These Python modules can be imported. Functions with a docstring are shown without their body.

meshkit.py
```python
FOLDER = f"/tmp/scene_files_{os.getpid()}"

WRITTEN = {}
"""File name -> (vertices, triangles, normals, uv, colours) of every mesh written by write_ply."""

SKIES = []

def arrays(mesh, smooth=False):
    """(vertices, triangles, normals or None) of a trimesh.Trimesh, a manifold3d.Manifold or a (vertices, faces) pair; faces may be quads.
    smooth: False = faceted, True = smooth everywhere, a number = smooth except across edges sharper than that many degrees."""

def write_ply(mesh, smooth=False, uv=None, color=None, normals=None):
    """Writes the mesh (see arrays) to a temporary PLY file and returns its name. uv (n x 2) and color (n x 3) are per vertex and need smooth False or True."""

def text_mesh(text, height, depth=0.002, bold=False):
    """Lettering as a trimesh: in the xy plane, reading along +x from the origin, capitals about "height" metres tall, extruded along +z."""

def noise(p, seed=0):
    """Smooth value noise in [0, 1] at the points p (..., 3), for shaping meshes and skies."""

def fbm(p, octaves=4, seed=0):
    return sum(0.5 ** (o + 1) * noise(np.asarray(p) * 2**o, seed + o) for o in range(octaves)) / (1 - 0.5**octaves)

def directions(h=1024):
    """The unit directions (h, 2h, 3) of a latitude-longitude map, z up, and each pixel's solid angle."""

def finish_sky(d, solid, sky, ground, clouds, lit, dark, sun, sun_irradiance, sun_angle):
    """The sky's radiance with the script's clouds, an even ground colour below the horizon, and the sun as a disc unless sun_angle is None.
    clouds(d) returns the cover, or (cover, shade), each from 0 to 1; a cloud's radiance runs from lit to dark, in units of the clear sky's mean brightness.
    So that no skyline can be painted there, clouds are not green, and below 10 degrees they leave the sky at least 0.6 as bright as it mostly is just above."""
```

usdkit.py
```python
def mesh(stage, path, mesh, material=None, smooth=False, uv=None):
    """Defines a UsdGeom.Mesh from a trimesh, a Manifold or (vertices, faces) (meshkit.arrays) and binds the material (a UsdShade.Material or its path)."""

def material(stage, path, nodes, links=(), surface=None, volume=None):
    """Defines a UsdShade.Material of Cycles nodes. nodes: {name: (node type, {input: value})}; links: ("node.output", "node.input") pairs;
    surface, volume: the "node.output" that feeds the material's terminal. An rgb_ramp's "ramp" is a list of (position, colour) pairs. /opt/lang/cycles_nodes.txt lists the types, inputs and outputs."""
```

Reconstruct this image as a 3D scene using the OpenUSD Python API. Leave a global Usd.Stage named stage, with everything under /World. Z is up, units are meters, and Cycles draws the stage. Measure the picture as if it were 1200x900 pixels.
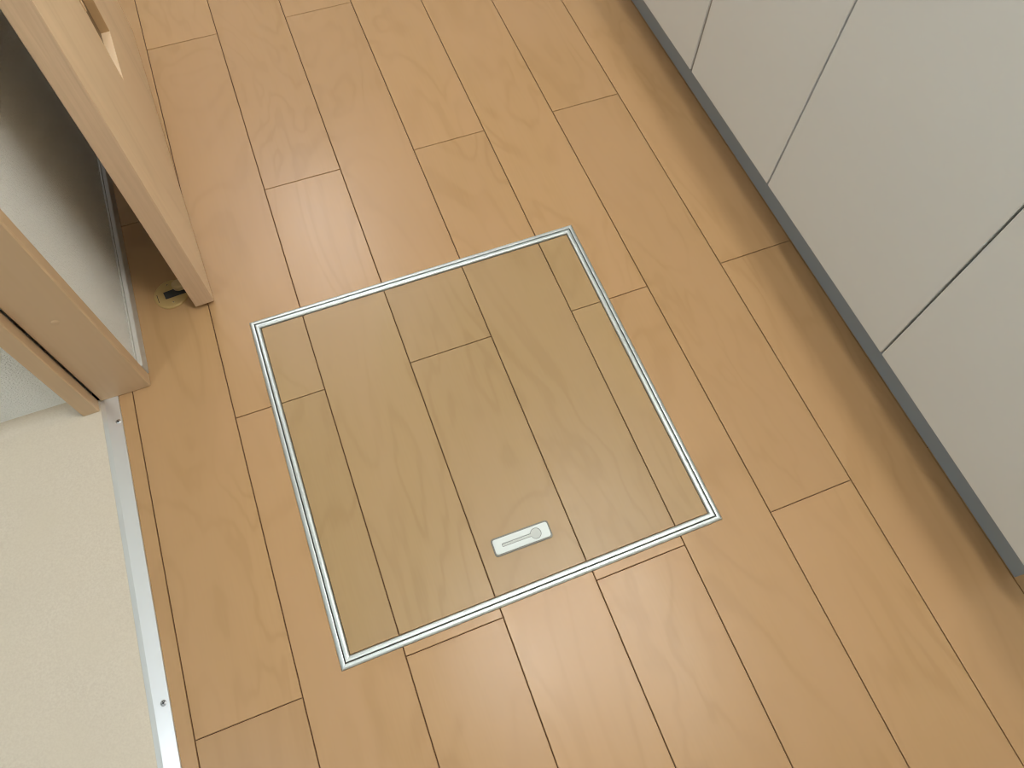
import math, random
import numpy as np, trimesh
from shapely.geometry import Polygon, box as sbox, Point
from shapely.ops import unary_union
from pxr import Usd, UsdGeom, UsdShade, UsdLux, Gf, Sdf
import usdkit

random.seed(7)
stage = Usd.Stage.CreateInMemory()
UsdGeom.SetStageUpAxis(stage, "Z"); UsdGeom.SetStageMetersPerUnit(stage, 1.0)
UsdGeom.Xform.Define(stage, "/World"); UsdGeom.Scope.Define(stage, "/World/Looks")

# ---------------------------------------------------------------- camera (solved from the floor lines) and exposure
EXPOSURE = -0.12
R = np.array([[0.9317254684776922, -0.3621824757218474, 0.026674063618459795],
              [-0.308323889292384, -0.827704246701483, -0.46887318038181625],
              [0.19189588500420204, 0.4286368326097687, -0.8828626365670098]])
CAM = np.array([-0.14783028, -0.48575776, 1.21936431])
F_PX, PPX, PPY = 920.55, 3.04, -51.81          # focal length and principal point offset, pixels of a 1200-wide frame
cam = UsdGeom.Camera.Define(stage, "/World/camera")
M = np.eye(4); M[0, :3] = R[0]; M[1, :3] = -R[1]; M[2, :3] = -R[2]; M[3, :3] = CAM
cam.AddTransformOp().Set(Gf.Matrix4d(*M.ravel().tolist()))
cam.CreateHorizontalApertureAttr(36.0); cam.CreateVerticalApertureAttr(27.0)
cam.CreateFocalLengthAttr(F_PX / 1200 * 36)
cam.CreateHorizontalApertureOffsetAttr(-PPX * 0.03); cam.CreateVerticalApertureOffsetAttr(PPY * 0.03)
cam.CreateClippingRangeAttr(Gf.Vec2f(0.02, 100.0)); cam.CreateExposureAttr(EXPOSURE)

# ---------------------------------------------------------------- lamps of the place, plus one added far fill: (x, y, z, radius, colour, strength)
KITCHEN_LAMP = (0.155, -0.150, 2.36, 0.12, 0.16, (1.0, 1.0, 0.97), 63.0)   # panel: half width, half length
COUNTER_LAMP = (0.640, -0.10, 2.36, 0.030, 0.60, (1.0, 1.0, 0.97), 74.0)   # tube along y: half width, half length
ADDED_FAR_FILL = (-0.15, 2.20, 2.36, 0.25, 0.40, (0.97, 1.0, 1.06), 18.0)  # added fill, out of view: lifts the far floor
WASH_LAMP = (-1.28, -0.60, 2.36, 0.20, (0.88, 0.96, 1.05), 33.0)

# ---------------------------------------------------------------- materials
def mat(name, nodes, links, surface="p.BSDF"):
    return usdkit.material(stage, f"/World/Looks/{name}", nodes, links, surface=surface)

def plain(name, col, rough=0.5, metal=0.0, bump=0.0, bscale=200, spec=0.5):
    n = {"p": ("principled_bsdf", {"base_color": col, "roughness": rough, "metallic": metal, "specular_ior_level": spec})}
    l = []
    if bump:
        n |= {"g": ("geometry", {}), "n": ("noise_texture", {"scale": bscale, "detail": 3.0, "roughness": 0.6}),
              "b": ("bump", {"strength": min(bump, 1.0), "distance": 0.002 * max(bump, 1.0)})}
        l += [("g.position", "n.vector"), ("n.fac", "b.height"), ("b.normal", "p.normal")]
    return mat(name, n, l)

def wood(name, dark, light, pink, off, axis="y", rough=0.3, figure=0.5, fine=0.5, bump=0.03, spec=0.30, freq=60.0):
    """Pale maple: slow clouds, contour figure drawn out along the board, fine short pores."""
    st = {"y": ((1, 0.30, 1), (1, 0.05, 1)), "z": ((1, 1, 0.12), (1, 1, 0.03)), "x": ((0.3, 1, 1), (0.05, 1, 1))}[axis]
    n = {"g": ("geometry", {}),
         "m": ("mapping", {"mapping_type": "point", "location": off, "scale": st[0]}),
         "m2": ("mapping", {"mapping_type": "point", "location": off, "scale": st[1]}),
         "cl": ("noise_texture", {"scale": 7.0, "detail": 3.0, "roughness": 0.5, "distortion": 0.6}),
         "fg": ("noise_texture", {"scale": 5.0, "detail": 3.0, "roughness": 0.5, "distortion": 0.8}),
         "k": ("math", {"math_type": "multiply", "value2": freq}),
         "sn": ("math", {"math_type": "sine"}),
         "sh": ("math", {"math_type": "multiply_add", "value2": 0.5, "value3": 0.5}),
         "pw": ("math", {"math_type": "power", "value2": 3.5}),
         "fn": ("noise_texture", {"scale": 260.0, "detail": 2.0, "roughness": 0.6}),
         "a1": ("math", {"math_type": "multiply", "value2": figure}),
         "a2": ("math", {"math_type": "multiply_add", "value2": fine}),
         "rg": ("map_range", {"from_min": 0.28 * fine, "from_max": 0.75 * figure + 0.72 * fine}),
         "r": ("rgb_ramp", {"ramp": [(0.0, light), (0.55, tuple(0.5 * (a + b) for a, b in zip(light, dark))), (1.0, dark)]}),
         "cr": ("map_range", {"from_min": 0.35, "from_max": 0.7}),
         "mx": ("mix_color", {"blend_type": "mix", "b": pink}),
         "rn": ("map_range", {"from_min": 0.3, "from_max": 0.7, "to_min": rough - 0.04, "to_max": rough + 0.05}),
         "b": ("bump", {"strength": bump, "distance": 0.001}),
         "p": ("principled_bsdf", {"specular_ior_level": spec})}
    l = [("g.position", "m.vector"), ("g.position", "m2.vector"), ("m.vector", "cl.vector"), ("m.vector", "fg.vector"), ("m2.vector", "fn.vector"),
         ("fg.fac", "k.value1"), ("k.value", "sn.value1"), ("sn.value", "sh.value1"), ("sh.value", "pw.value1"), ("pw.value", "a1.value1"),
         ("fn.fac", "a2.value1"), ("a1.value", "a2.value3"), ("a2.value", "rg.value"), ("rg.result", "r.fac"),
         ("cl.fac", "cr.value"), ("cr.result", "mx.fac"), ("r.color", "mx.a"), ("mx.result", "p.base_color"),
         ("cl.fac", "rn.value"), ("rn.result", "p.roughness"), ("fn.fac", "b.height"), ("b.normal", "p.normal")]
    return mat(name, n, l)

def tone(c, s): return tuple(x * s for x in c)
FL, FD, FP = (0.425, 0.260, 0.122), (0.385, 0.230, 0.103), (0.420, 0.253, 0.122)
FLOORS = [wood(f"floor_maple_{i}", tone(FD, s), tone(FL, s), tone(FP, s), (3.1 * i, 1.7 * i, 0.37 * i), rough=0.29)
          for i, s in enumerate((1.0, 0.96, 1.03, 0.985, 1.015))]
LL, LD, LP = (0.375, 0.250, 0.118), (0.338, 0.220, 0.100), (0.375, 0.244, 0.120)
LIDS = [wood(f"lid_maple_{i}", tone(LD, s), tone(LL, s), tone(LP, s), (2.3 * i + 9, 4.1 * i, 0.6 * i), rough=0.32)
        for i, s in enumerate((1.0, 0.97, 1.02))]
SEAM = plain("seam_brown", (0.125, 0.058, 0.020), 0.8)
DOOR_FACE = wood("door_face_wood", (0.68, 0.50, 0.31), (0.74, 0.56, 0.36), (0.73, 0.54, 0.345), (1, 2, 3), "z", rough=0.36, figure=0.3, fine=0.45)
DOOR_EDGE = wood("door_edge_wood", (0.53, 0.375, 0.235), (0.74, 0.55, 0.36), (0.67, 0.475, 0.315), (5, 1, 2), "z", rough=0.45, figure=0.15, fine=1.0, freq=30)
TRIM_WOOD = wood("trim_wood", (0.54, 0.375, 0.22), (0.60, 0.43, 0.262), (0.58, 0.41, 0.25), (8, 3, 1), "z", rough=0.42, figure=0.25, fine=0.5)
ALU = plain("satin_aluminium", (0.52, 0.565, 0.555), 0.38, 0.75)
ALU_STRIP = plain("brushed_aluminium", (0.82, 0.84, 0.85), 0.33, 0.8)
ALU_DULL = plain("dull_grey_metal", (0.20, 0.195, 0.165), 0.5, 0.3)
LATCH_WHITE = plain("pale_latch_enamel", (0.58, 0.63, 0.60), 0.35)
LATCH_GREY = plain("latch_insert_grey", (0.44, 0.465, 0.43), 0.4)
DARK = plain("dark_slot", (0.03, 0.03, 0.03), 0.6)
STEEL = plain("screw_steel", (0.45, 0.46, 0.47), 0.35, 1.0)
BRASS = plain("dull_brass", (0.50, 0.35, 0.14), 0.42, 0.35)
BRASS_ARM = plain("brass_arm", (0.52, 0.38, 0.19), 0.4, 0.2)
CABINET = plain("cabinet_laminate", (0.60, 0.625, 0.61), 0.42, bump=0.04, bscale=700)
CARCASS = plain("cabinet_carcass", (0.17, 0.16, 0.14), 0.6)
FILLER = plain("gap_filler_grey", (0.27, 0.255, 0.225), 0.6)
KICK = plain("grey_kickboard", (0.27, 0.32, 0.36), 0.45)
STONE = plain("worktop_stone", (0.72, 0.71, 0.68), 0.3)
WALLPAPER = plain("wallpaper", (0.85, 0.86, 0.815), 0.85, bump=1.8, bscale=300)
CEIL = plain("ceiling_paper", (0.86, 0.855, 0.84), 0.9)
BASEB = plain("vinyl_baseboard", (0.52, 0.50, 0.45), 0.5)
SLIT_BACK_SHADE = plain("slit_back_shade_brown", (0.20, 0.12, 0.055), 0.5)  # shade inside the recess, put into the back panel's colour
SLIT_JAMB_SHADE = plain("slit_jamb_shade_brown", (0.52, 0.34, 0.17), 0.5)  # far side of the recess darkened by colour, standing for shade
BODYW = plain("lamp_housing_white", (0.85, 0.85, 0.84), 0.5)
VINYL = mat("cream_vinyl_floor",
    {"g": ("geometry", {}), "n": ("noise_texture", {"scale": 330.0, "detail": 2.0, "roughness": 0.5}), "n2": ("noise_texture", {"scale": 9.0, "detail": 2.0}),
     "mr": ("map_range", {"from_min": 0.3, "from_max": 0.7}), "r": ("rgb_ramp", {"ramp": [(0, (0.565, 0.495, 0.39)), (1, (0.625, 0.56, 0.45))]}),
     "m2": ("map_range", {"from_min": 0.35, "from_max": 0.65, "to_max": 0.6}),
     "mx": ("mix_color", {"blend_type": "mix", "b": (0.59, 0.52, 0.405)}), "b": ("bump", {"strength": 0.12, "distance": 0.001}),
     "p": ("principled_bsdf", {"roughness": 0.6})},
    [("g.position", "n.vector"), ("g.position", "n2.vector"), ("n.fac", "mr.value"), ("mr.result", "r.fac"), ("n2.fac", "m2.value"), ("m2.result", "mx.fac"),
     ("r.color", "mx.a"), ("mx.result", "p.base_color"), ("n.fac", "b.height"), ("b.normal", "p.normal")])

def glow(name, col, s):
    return mat(name, {"e": ("emission", {"color": col, "strength": s})}, [], "e.emission")

# ---------------------------------------------------------------- prim helpers
taken = {}
def numbered(parent, name):
    k = taken.get((parent, name), 0); taken[(parent, name)] = k + 1
    return f"{parent}/{name}" + (f"_{k:03d}" if k else "")

def say(p, label=None, cat=None, group=None, kind=None):
    for k, v in (("label", label), ("category", cat), ("group", group), ("kind", kind)):
        if v: p.SetCustomDataByKey(k, v)
    return p

def thing(name, label=None, cat=None, kind=None, group=None):
    x = UsdGeom.Xform.Define(stage, numbered("/World", name))
    say(x.GetPrim(), label, cat, group, kind)
    return str(x.GetPath())

def obj(name, mesh, m, parent="/World", smooth=False, label=None, cat=None, kind=None, group=None):
    g = usdkit.mesh(stage, numbered(parent, name), mesh, m, smooth=smooth)
    say(g.GetPrim(), label, cat, group, kind)
    return str(g.GetPath())

# ---------------------------------------------------------------- mesh helpers
def cbox(x0, x1, y0, y1, z0, z1, c=0.0):
    if c <= 0:
        m = trimesh.creation.box([x1 - x0, y1 - y0, z1 - z0]); m.apply_translation([(x0 + x1) / 2, (y0 + y1) / 2, (z0 + z1) / 2]); return m
    pts = []
    for sx in (0, 1):
        for sy in (0, 1):
            for sz in (0, 1):
                X, Y, Z = (x0, x1)[sx], (y0, y1)[sy], (z0, z1)[sz]
                dx, dy, dz = (c, -c)[sx], (c, -c)[sy], (c, -c)[sz]
                pts += [(X, Y + dy, Z + dz), (X + dx, Y, Z + dz), (X + dx, Y + dy, Z)]
    return trimesh.convex.convex_hull(np.array(pts))

def ring_of(poly):
    c = np.array(poly.exterior.coords)[:-1]
    if not poly.exterior.is_ccw: c = c[::-1]
    return c

def inset(c, d):
    n = len(c); out = []
    for i in range(n):
        a, b, e = c[i - 1], c[i], c[(i + 1) % n]
        u = (b - a) / np.linalg.norm(b - a); v = (e - b) / np.linalg.norm(e - b)
        nu, nv = np.array([-u[1], u[0]]), np.array([-v[1], v[0]])
        k = 1 + nu @ nv
        out.append(b + d * (nu + nv) / max(k, 0.2))
    return np.array(out)

def plate(poly, levels, cap_bottom=False):
    """Stacks rings of one outline: levels = [(z, inset)...] from bottom to top, capped on top."""
    c = ring_of(poly); n = len(c); V, Fc = [], []
    for z, d in levels:
        r = inset(c, d) if d else c
        V += [(x, y, z) for x, y in r]
    for k in range(len(levels) - 1):
        for i in range(n):
            j = (i + 1) % n
            a, b = k * n + i, k * n + j
            Fc += [(a, b, b + n), (a, b + n, a + n)]
    def cap(k, up):
        r = np.array([v[:2] for v in V[k * n:(k + 1) * n]])
        vs, fs = trimesh.creation.triangulate_polygon(Polygon(r), engine="earcut")
        near = [int(np.argmin(((r - p) ** 2).sum(1))) for p in vs]
        for t in fs:
            t = [near[q] for q in t]
            area = np.cross(r[t[1]] - r[t[0]], r[t[2]] - r[t[0]])
            if (area > 0) != up: t = t[::-1]
            Fc.append(tuple(k * n + q for q in t))
    cap(len(levels) - 1, True)
    if cap_bottom: cap(0, False)
    return trimesh.Trimesh(np.array(V), np.array(Fc), process=False)

def board(poly, z1=0.0, th=0.006, ch=0.0005):
    return plate(poly, [(z1 - th, 0), (z1 - ch, 0), (z1, ch)])

def rails(x0, x1, y0, y1, prof):
    """Four mitred rails round a rectangle. prof: (u inward from the outline, z) going over the top; closed underneath."""
    cs = [((x0, y0), (1, 1)), ((x1, y0), (-1, 1)), ((x1, y1), (-1, -1)), ((x0, y1), (1, -1))]
    out = []
    for i in range(4):
        (ca, da), (cb, db) = cs[i], cs[(i + 1) % 4]
        V = [(c[0] + u * d[0], c[1] + u * d[1], z) for c, d in ((ca, da), (cb, db)) for u, z in prof]
        n = len(prof); Fc = []
        for k in range(n):
            a, b = k, (k + 1) % n
            Fc += [(a, n + a, n + b), (a, n + b, b)]
        for k in range(1, n - 1):
            Fc += [(0, k, k + 1), (n, n + k + 1, n + k)]
        m = trimesh.Trimesh(np.array(V), np.array(Fc), process=False)
        if m.volume < 0: m.invert()
        out.append(m)
    return out

def lathe(prof, cx, cy, seg=48):
    m = trimesh.creation.revolve(np.array(prof), sections=seg); m.apply_translation([cx, cy, 0]); return m

def rrect(x0, x1, y0, y1, r, seg=5):
    return sbox(x0 + r, y0 + r, x1 - r, y1 - r).buffer(r, quad_segs=seg)

def join(*ms): return trimesh.util.concatenate(list(ms))

def turned(m, pivot, ang):
    T = trimesh.transformations.rotation_matrix(ang, [0, 0, 1], [pivot[0], pivot[1], 0]); m = m.copy(); m.apply_transform(T); return m

def screw_head(x, y, z, r=0.0042):
    """Domed pan head with a recessed cross."""
    dome = lathe([(0, z + 0.0012), (r * 0.5, z + 0.0011), (r * 0.85, z + 0.0006), (r, z), (r, z - 0.001)][::-1], x, y, 24)
    a = cbox(x - r * 0.55, x + r * 0.55, y - r * 0.13, y + r * 0.13, z + 0.0006, z + 0.00125)
    b = cbox(x - r * 0.13, x + r * 0.13, y - r * 0.55, y + r * 0.55, z + 0.0006, z + 0.00125)
    return dome, join(a, b)

# ---------------------------------------------------------------- the floor: boards one by one
HX0, HX1, HY0, HY1 = -0.3085, 0.3085, -0.3075, 0.2998     # hatch outline
XS = [-0.6700, -0.5189, -0.3685, -0.2176, -0.0670, 0.0836, 0.2345, 0.3857, 0.5364, 0.6875, 0.8385, 0.990, 1.1405, 1.2895]
ODD = [-2.13, -1.226, -0.3222, 0.5802, 1.485, 2.40, 3.2]
EVEN = [-2.2, -1.684, -0.779, 0.1255, 1.0400, 1.945, 2.85, 3.2]
FIX = {(1, 0.5802): 0.5875, (1, -0.3222): -0.3207, (3, 0.5802): 0.5818, (3, -0.3222): -0.3215, (5, 0.5802): 0.5796, (5, -0.3222): -0.3224, (7, -0.3222): -0.3250,
       (2, 0.1255): 0.1304, (4, 0.1255): 0.1272, (6, 0.1255): 0.1250, (8, 0.1255): 0.1228, (2, 1.04): 1.0394, (4, 1.04): 1.0409}
hole = sbox(HX0, HY0, HX1, HY1)
floor = thing("floor", "pale maple plank flooring with thin dark seams", kind="structure")
GAPX, GAPY = 0.00085, 0.00065                                # half widths of the seams
rnd = random.Random(3)
for c in range(len(XS) - 1):
    ys = ODD if c % 2 else EVEN
    if c == 0: ys = [-2.2, -0.43, 3.2]
    ys = [FIX.get((c, y), y) for y in ys]
    x0, x1 = XS[c] + GAPX, XS[c + 1] - GAPX
    if c == 0: x0 = -0.5412
    for y0, y1 in zip(ys[:-1], ys[1:]):
        p = sbox(x0, y0 + GAPY, x1, y1 - GAPY).difference(hole)
        parts = [p] if p.geom_type == "Polygon" else list(p.geoms)
        for q in parts:
            if q.is_empty or q.area < 1e-5: continue
            obj("plank", board(q.simplify(1e-6)), rnd.choice(FLOORS), floor)
obj("subfloor", join(*[cbox(*b, -0.03, -0.0032) for b in ((-0.5412, HX0, -2.2, 3.2), (HX1, 1.29, -2.2, 3.2), (HX0, HX1, -2.2, HY0), (HX0, HX1, HY1, 3.2))]), SEAM, floor)

# ---------------------------------------------------------------- walls, ceiling, other room
obj("ceiling", cbox(-2.3, 1.39, -2.3, 3.3, 2.4, 2.46), CEIL, label="plain white papered ceiling", kind="structure")
WX = -0.4965
obj("wall_left", join(cbox(-0.5685, WX, 0.2610, 1.12, 0, 2.4), cbox(-0.5685, WX, 0.2375, 0.2610, 2.03, 2.4), cbox(-0.5685, WX, -0.62, 0.2375, 2.0, 2.4), cbox(-0.5685, WX, -2.2, -0.62, 0, 2.4),
                       cbox(-0.5685, WX, 1.12, 3.2, 0, 2.4)), WALLPAPER, label="textured white wallpaper wall behind the open door", kind="structure")
obj("wall_right", cbox(1.29, 1.39, -2.2, 3.2, 0, 2.4), WALLPAPER, label="white wall behind the kitchen cabinets", kind="structure")
obj("wall_back", cbox(-0.5685, 1.39, 3.2, 3.3, 0, 2.4), WALLPAPER, label="white wall at the far end of the kitchen", kind="structure")
obj("wall_front", cbox(-2.3, 1.39, -2.3, -2.2, 0, 2.4), WALLPAPER, label="white wall behind the camera", kind="structure")
obj("wall_washroom", join(cbox(-2.3, -0.5885, 0.2425, 0.34, -0.02, 2.4), cbox(-2.3, -2.2, -2.2, 0.2425, -0.02, 2.4)), WALLPAPER, label="bluish white wallpaper wall of the adjoining room above the cream floor", kind="structure")
obj("vinyl_floor", cbox(-2.2, -0.5412, -2.2, 0.2425, -0.03, -0.0010), VINYL, label="cream mottled vinyl floor of the adjoining room at the left", kind="structure")

# the vinyl is turned up a little at the wall
cv = [(0.2425 - 0.024 * (1 - math.sin(a)), 0.024 * (1 - math.cos(a)) - 0.0010) for a in np.linspace(0, math.pi / 2, 10)]
cvp = Polygon(cv + [(0.2440, 0.0230), (0.2440, -0.004), (0.2180, -0.004)])
e = trimesh.creation.extrude_polygon(cvp, 1.598, engine="earcut")
e.apply_transform(np.array([[0, 0, 1, -2.199], [1, 0, 0, 0], [0, 1, 0, 0], [0, 0, 0, 1.0]]))
obj("baseboard_washroom", e, VINYL, smooth=35, label="cream vinyl turned up at the foot of the adjoining room's wall", kind="structure")

# kitchen side baseboard: low face with a thin stepped top bead
bb = thing("baseboard_left", "low pale baseboard along the wallpaper wall behind the door", kind="structure")
obj("board", cbox(WX, -0.4868, 0.2625, 1.12, 0.0, 0.0295, 0.0012), BASEB, bb)
obj("top_bead", cbox(WX, -0.4935, 0.2625, 1.12, 0.0295, 0.0345, 0.0006), BASEB, bb)

# door jamb at the end of the wall and the narrow strip beside it
tr = thing("trim_1", "broad pale wooden door jamb with a small screw cap, at the end of the wallpaper wall", kind="structure")
obj("jamb_board", cbox(-0.5690, -0.4875, 0.2372, 0.2612, 0.0, 2.03, 0.0022), TRIM_WOOD, tr)
cap = lathe([(0, 0.0012), (0.0035, 0.0010), (0.0052, 0.0004), (0.0056, 0.0)][::-1], 0, 0, 28)
cap.apply_transform(trimesh.transformations.rotation_matrix(math.pi / 2, [1, 0, 0])); cap.apply_translation([-0.5282, 0.2372, 0.2448])
obj("screw_cap", cap, TRIM_WOOD, tr, smooth=40)
obj("trim_2", cbox(-0.6007, -0.5735, 0.2205, 0.2424, -0.0008, 2.03, 0.0016), TRIM_WOOD, label="narrow pale wooden strip left of the jamb, standing on the cream floor", kind="structure")
obj("trim_3", cbox(-0.5690, -0.4875, -0.645, -0.62, 0.0, 2.03, 0.002), TRIM_WOOD, label="pale wooden door jamb on the near side of the doorway", kind="structure")

# ---------------------------------------------------------------- aluminium threshold strip
th = thing("threshold_strip", "silver aluminium threshold strip screwed down between cream floor and planks", "threshold strip")
prof = Polygon([(-0.5712, -0.0009), (-0.5410, -0.0009), (-0.5410, 0.0030), (-0.5416, 0.0036), (-0.5628, 0.0036), (-0.5708, 0.0010), (-0.5712, 0.0004)])
e = trimesh.creation.extrude_polygon(prof, 0.2368 + 0.6195, engine="earcut")
e.apply_transform(np.array([[1, 0, 0, 0], [0, 0, -1, 0.2368], [0, 1, 0, 0], [0, 0, 0, 1.0]]))
obj("strip", e, ALU_STRIP, th)
for sx, sy in ((-0.5468, 0.1897), (-0.5493, -0.2586), (-0.5480, -0.5700)):
    d, x = screw_head(sx, sy, 0.0036, 0.0043)
    s = obj("screw", d, STEEL, th, smooth=40); obj("cross_slot", turned(x, (sx, sy), 0.4), DARK, s)

# ---------------------------------------------------------------- underfloor hatch
ht = thing("floor_hatch", "square underfloor storage hatch with silver metal frame set in the planks", "floor hatch")
PO = [(0.0003, -0.006), (0.0000, 0.0006), (0.0005, 0.0016), (0.0016, 0.0026), (0.0032, 0.0032), (0.0056, 0.0034), (0.0070, 0.0031), (0.0075, 0.0024), (0.0075, -0.006)]
PI_ = [(0.0086, -0.006), (0.0086, 0.0022), (0.0092, 0.0030), (0.0112, 0.0034), (0.0136, 0.0033), (0.0152, 0.0027), (0.0162, 0.0014), (0.0165, 0.0004), (0.0165, -0.006)]
for m in rails(HX0, HX1, HY0, HY1, PO): obj("frame_rail", m, ALU, ht, smooth=40)
for m in rails(HX0, HX1, HY0, HY1, PI_): obj("lid_rail", m, ALU, ht, smooth=40)
obj("base_board", cbox(HX0 + 0.001, HX1 - 0.001, HY0 + 0.001, HY1 - 0.001, -0.03, -0.0034), SEAM, ht)
ins = 0.0165 + 0.0009
LXS = [HX0 + ins - GAPX, -0.2177, -0.0681, 0.0812, 0.2337, HX1 - ins + GAPX]
LJ = [[0.1300], [], [0.1272], [], [0.1250]]
# pull handle plate outline: the hatch boards run beneath it
HA = math.radians(-1.0); HC = (0.0011, -0.2228)
for c in range(5):
    ys = [HY0 + ins - GAPY] + LJ[c] + [HY1 - ins + GAPY]
    for y0, y1 in zip(ys[:-1], ys[1:]):
        obj("lid_board", board(sbox(LXS[c] + GAPX, y0 + GAPY, LXS[c + 1] - GAPX, y1 - GAPY)), rnd.choice(LIDS), ht)
def at_handle(m): return turned(m, HC, HA)
hx, hy = HC
rim = obj("pull_plate", at_handle(plate(rrect(hx - 0.0474, hx + 0.0474, hy - 0.0145, hy + 0.0145, 0.0050, 8), [(-0.001, 0), (0.0009, 0), (0.0016, 0.0012)])), ALU_DULL, ht, label="grey rim of the small pull handle")
key = unary_union([Point(hx + 0.0232, hy - 0.0004).buffer(0.0081, quad_segs=16), sbox(hx - 0.0318, hy - 0.0024, hx + 0.0232, hy + 0.0016)])
body = rrect(hx - 0.0449, hx + 0.0449, hy - 0.0116, hy + 0.0116, 0.0036, 8)
kb = key.buffer(0.00055, quad_segs=12)
# bevelled pale plate with the key-shaped opening cut out of its top
lo = trimesh.creation.extrude_polygon(body.difference(kb), 0.0014, engine="earcut"); lo.apply_translation([0, 0, 0.0014])
hi = trimesh.creation.extrude_polygon(body.buffer(-0.0007).difference(kb), 0.0005, engine="earcut"); hi.apply_translation([0, 0, 0.0028])
obj("face_plate", at_handle(join(lo, hi)), LATCH_WHITE, rim, label="pale enamel face of the pull handle")
obj("keyhole_gap", at_handle(plate(kb.buffer(0.0002), [(0.0014, 0), (0.0018, 0)])), DARK, rim)
obj("pull_ring", at_handle(plate(key, [(0.0016, 0), (0.0028, 0), (0.0030, 0.0003)])), LATCH_GREY, rim, label="flat grey pull tab shaped like a key")

# ---------------------------------------------------------------- door leaf standing open, parallel to the wall
dr = thing("door_1", "pale maple door leaf standing open against the wallpaper wall, with a slit recess", kind="structure")
DP = (-0.3556, 0.3606); DA = math.atan(0.042)                # leading bottom corner towards the kitchen; turn from the y axis
T_, W_, H_, Z0 = 0.0325, 0.74, 1.99, 0.0085
S0, S1, SZ0, SZ1, SD = 0.2945, 0.424, 0.2590, 1.72, 0.0175    # the slit recess: along the leaf, up, depth
X1, X0, Y0 = DP[0], DP[0] - T_, DP[1]
def on_door(m): return turned(m, DP, DA)
e1 = Y0 + 0.0015                                              # edge band thickness
face = Polygon([(e1, Z0), (Y0 + W_, Z0), (Y0 + W_, Z0 + H_), (e1, Z0 + H_)])
slit = Polygon([(Y0 + S0, SZ0), (Y0 + S1, SZ0), (Y0 + S1, SZ1), (Y0 + S0, SZ1)])
def yz_slab(poly, xa, xb):
    m = trimesh.creation.extrude_polygon(poly, xb - xa, engine="earcut")
    m.apply_transform(np.array([[0, 0, 1, xa], [1, 0, 0, 0], [0, 1, 0, 0], [0, 0, 0, 1.0]])); return m
leaf = join(yz_slab(face.difference(slit), X1 - SD, X1), yz_slab(face, X0, X1 - SD))
obj("leaf", on_door(leaf), DOOR_FACE, dr)
obj("edge_band", on_door(cbox(X0, X1, Y0, e1, Z0, Z0 + H_, 0.0007)), DOOR_EDGE, dr, label="pinkish grained wooden edge of the door leaf")
obj("slit_back_shade", on_door(cbox(X1 - SD, X1 - SD + 0.003, Y0 + S0 + 0.001, Y0 + S1 - 0.001, SZ0 + 0.001, SZ1 - 0.001)), SLIT_BACK_SHADE, dr, label="thin panel at the back of the slit recess, coloured dark for the shade inside")
obj("slit_jamb_shade", on_door(cbox(X1 - SD, X1 - 0.0005, Y0 + S1 - 0.0025, Y0 + S1 + 0.0005, SZ0, SZ1)), SLIT_JAMB_SHADE, dr, label="thin liner on the far side of the slit recess, browned to show its shade")
obj("slit_lip", on_door(cbox(X1, X1 + 0.0022, Y0 + S0 - 0.006, Y0 + S0, 0.400, SZ1, 0.0006)), DOOR_FACE, dr)
for hz in (0.25, 1.75): obj("hinge", on_door(join(cbox(X0 - 0.006, X0 + 0.006, Y0 + W_ - 0.002, Y0 + W_ + 0.010, hz, hz + 0.10, 0.002))), STEEL, dr)

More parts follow.
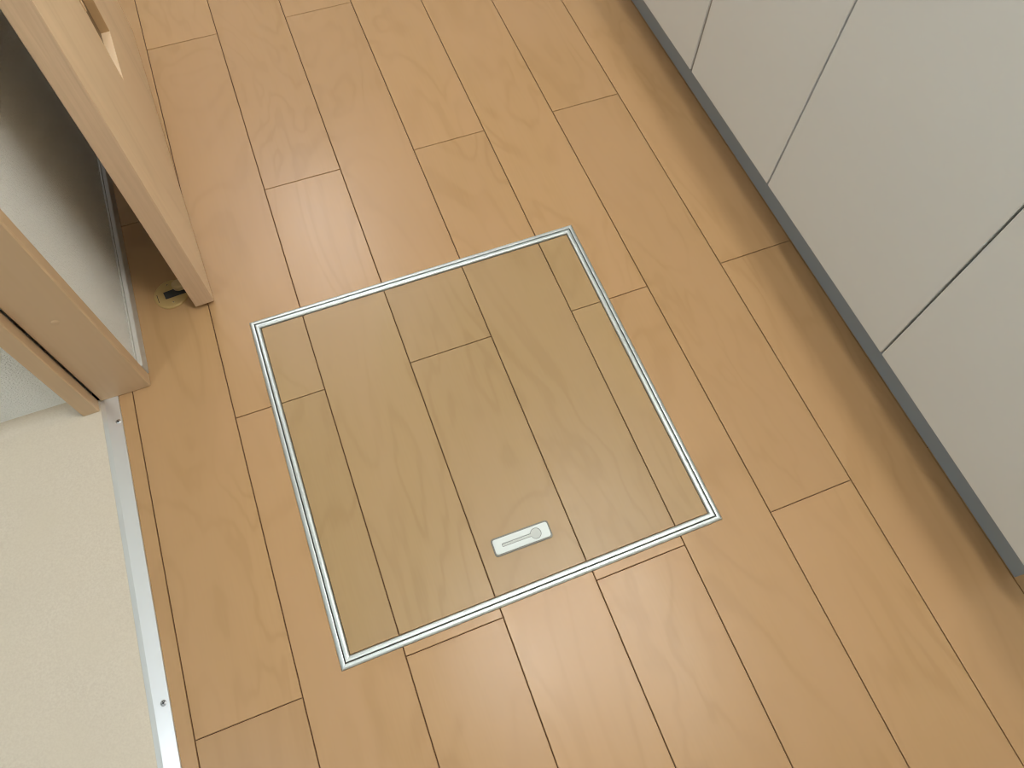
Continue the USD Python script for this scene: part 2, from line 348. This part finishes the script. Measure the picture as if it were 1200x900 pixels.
# ---------------------------------------------------------------- door stopper in the floor under the leaf
sp = thing("door_stopper", "round brass door stopper plate with flip-up catch on the planks under the door", "door stopper")
sc = (-0.4250, 0.4062); rr = 0.0300
obj("base_plate", lathe([(0, 0.0038), (rr - 0.0045, 0.0038), (rr - 0.002, 0.0032), (rr - 0.0004, 0.0018), (rr, 0.0003), (rr, 0.0)][::-1], *sc, 56), BRASS, sp, smooth=30)
sl = Polygon([(-0.4375, 0.4119), (-0.4350, 0.3965), (-0.3975, 0.3985), (-0.3990, 0.4150)])
obj("slot", plate(sl, [(0.003, 0), (0.0040, 0)]), DARK, sp, label="dark slot in the stopper plate")
arm = unary_union([Point(-0.4095, 0.4160).buffer(0.0098, quad_segs=10), sbox(-0.4095, 0.4062, -0.3870, 0.4258)])
obj("catch_arm", plate(arm, [(0.0040, 0), (0.0120, 0), (0.0150, 0.0022), (0.0160, 0.005)]), BRASS_ARM, sp, label="rounded tan catch arm")
for sx, sy in ((-0.4283, 0.4255), (-0.4235, 0.3862)):
    d, x = screw_head(sx, sy, 0.0039, 0.0024); s = obj("screw", d, BRASS_ARM, sp, smooth=40); obj("cross_slot", x, DARK, s)
obj("index_mark", turned(cbox(-0.4485, -0.4475, 0.3935, 0.4105, 0.0036, 0.0040), (-0.448, 0.402), 0.09), DARK, sp)

# ---------------------------------------------------------------- kitchen run at the right
XD, XK, ZB, ZT = 0.6300, 0.6875, 0.1184, 0.785               # door plane, kickboard plane, door bottoms and tops
G1, G2, G3, YE = 0.4836, 0.1846, -0.1784, -0.5490
YFAR = 1.60
obj("kickboard", join(cbox(XK + 0.0185, 1.285, YE + 0.0002, YE + 0.018, 0.0, ZB - 0.002, 0.0008), cbox(XK + 0.0011, XK + 0.018, YE, YFAR, 0.0, ZB - 0.002, 0.0008)), KICK, label="grey kickboard running along the floor under the cabinets", cat="kickboard")
units = [(YE, G3, "pale grey base cabinet at the near end of the run, lower right of the photo", 0.0016, 0.0016),
         (G3, G2, "widest pale grey base cabinet in the middle of the run, right of the hatch", 0.0016, 0.0016),
         (G2, G1, "pale grey base cabinet between the middle one and the wide grey gap", 0.0016, 0.0028),
         (G1, 0.92, "farthest pale grey base cabinet in view, beyond the wide grey gap", 0.0034, 0.0016),
         ]
for y0, y1, lab, ga, gb in units:
    cb = thing("base_cabinet", lab, "cabinet", group="kitchen base cabinets")
    obj("body", cbox(XD + 0.021, 1.285, y0 + 0.0004, y1 - 0.0004, ZB - 0.0015, 0.80), CARCASS, cb)
    a = ga if y0 > YE else 0.0
    if y0 == G1: obj("gap_filler", cbox(XD + 0.0030, XD + 0.021, y0 + 0.0004, y0 + 0.0033, ZB, ZT), FILLER, cb)
    obj("cabinet_door", cbox(XD, XD + 0.0205, y0 + a, y1 - gb, ZB, ZT, 0.0012), CABINET, cb)
obj("worktop", cbox(XD - 0.022, 1.288, YE - 0.004, YFAR, 0.80, 0.84, 0.004), STONE, label="pale stone worktop on the base cabinets", cat="worktop")

# ---------------------------------------------------------------- the lamps
def round_lamp(name, spec, label):
    x, y, z, r, col, s = spec
    t = thing(name, label, "ceiling lamp")
    obj("housing", lathe([(0, 2.4), (r + 0.03, 2.4), (r + 0.03, z + 0.004), (r + 0.012, z - 0.004), (r + 0.002, z + 0.003), (0, z + 0.004)][::-1], x, y, 48), BODYW, t)
    d = lathe([(0, z), (r, z), (r, z + 0.003), (0, z + 0.003)], x, y, 48)
    if d.volume < 0: d.invert()
    obj("diffuser", d, glow(name + "_glow", col, s), t)
round_lamp("washroom_lamp", WASH_LAMP, "round cool white ceiling lamp in the adjoining room")
def long_lamp(name, spec, label):
    x, y, z, hw, hl, col, s = spec
    t = thing(name, label, "ceiling lamp")
    obj("housing", cbox(x - hw - 0.02, x + hw + 0.02, y - hl - 0.02, y + hl + 0.02, z + 0.004, 2.4, 0.004), BODYW, t)
    obj("diffuser", cbox(x - hw, x + hw, y - hl, y + hl, z, z + 0.004), glow(name + "_glow", col, s), t)
long_lamp("kitchen_lamp", KITCHEN_LAMP, "broad white ceiling lamp panel over the kitchen floor")
long_lamp("counter_lamp", COUNTER_LAMP, "long narrow ceiling lamp above the worktop edge")
long_lamp("added_far_fill", ADDED_FAR_FILL, "added unseen light panel that brightens the far floor of the kitchen")
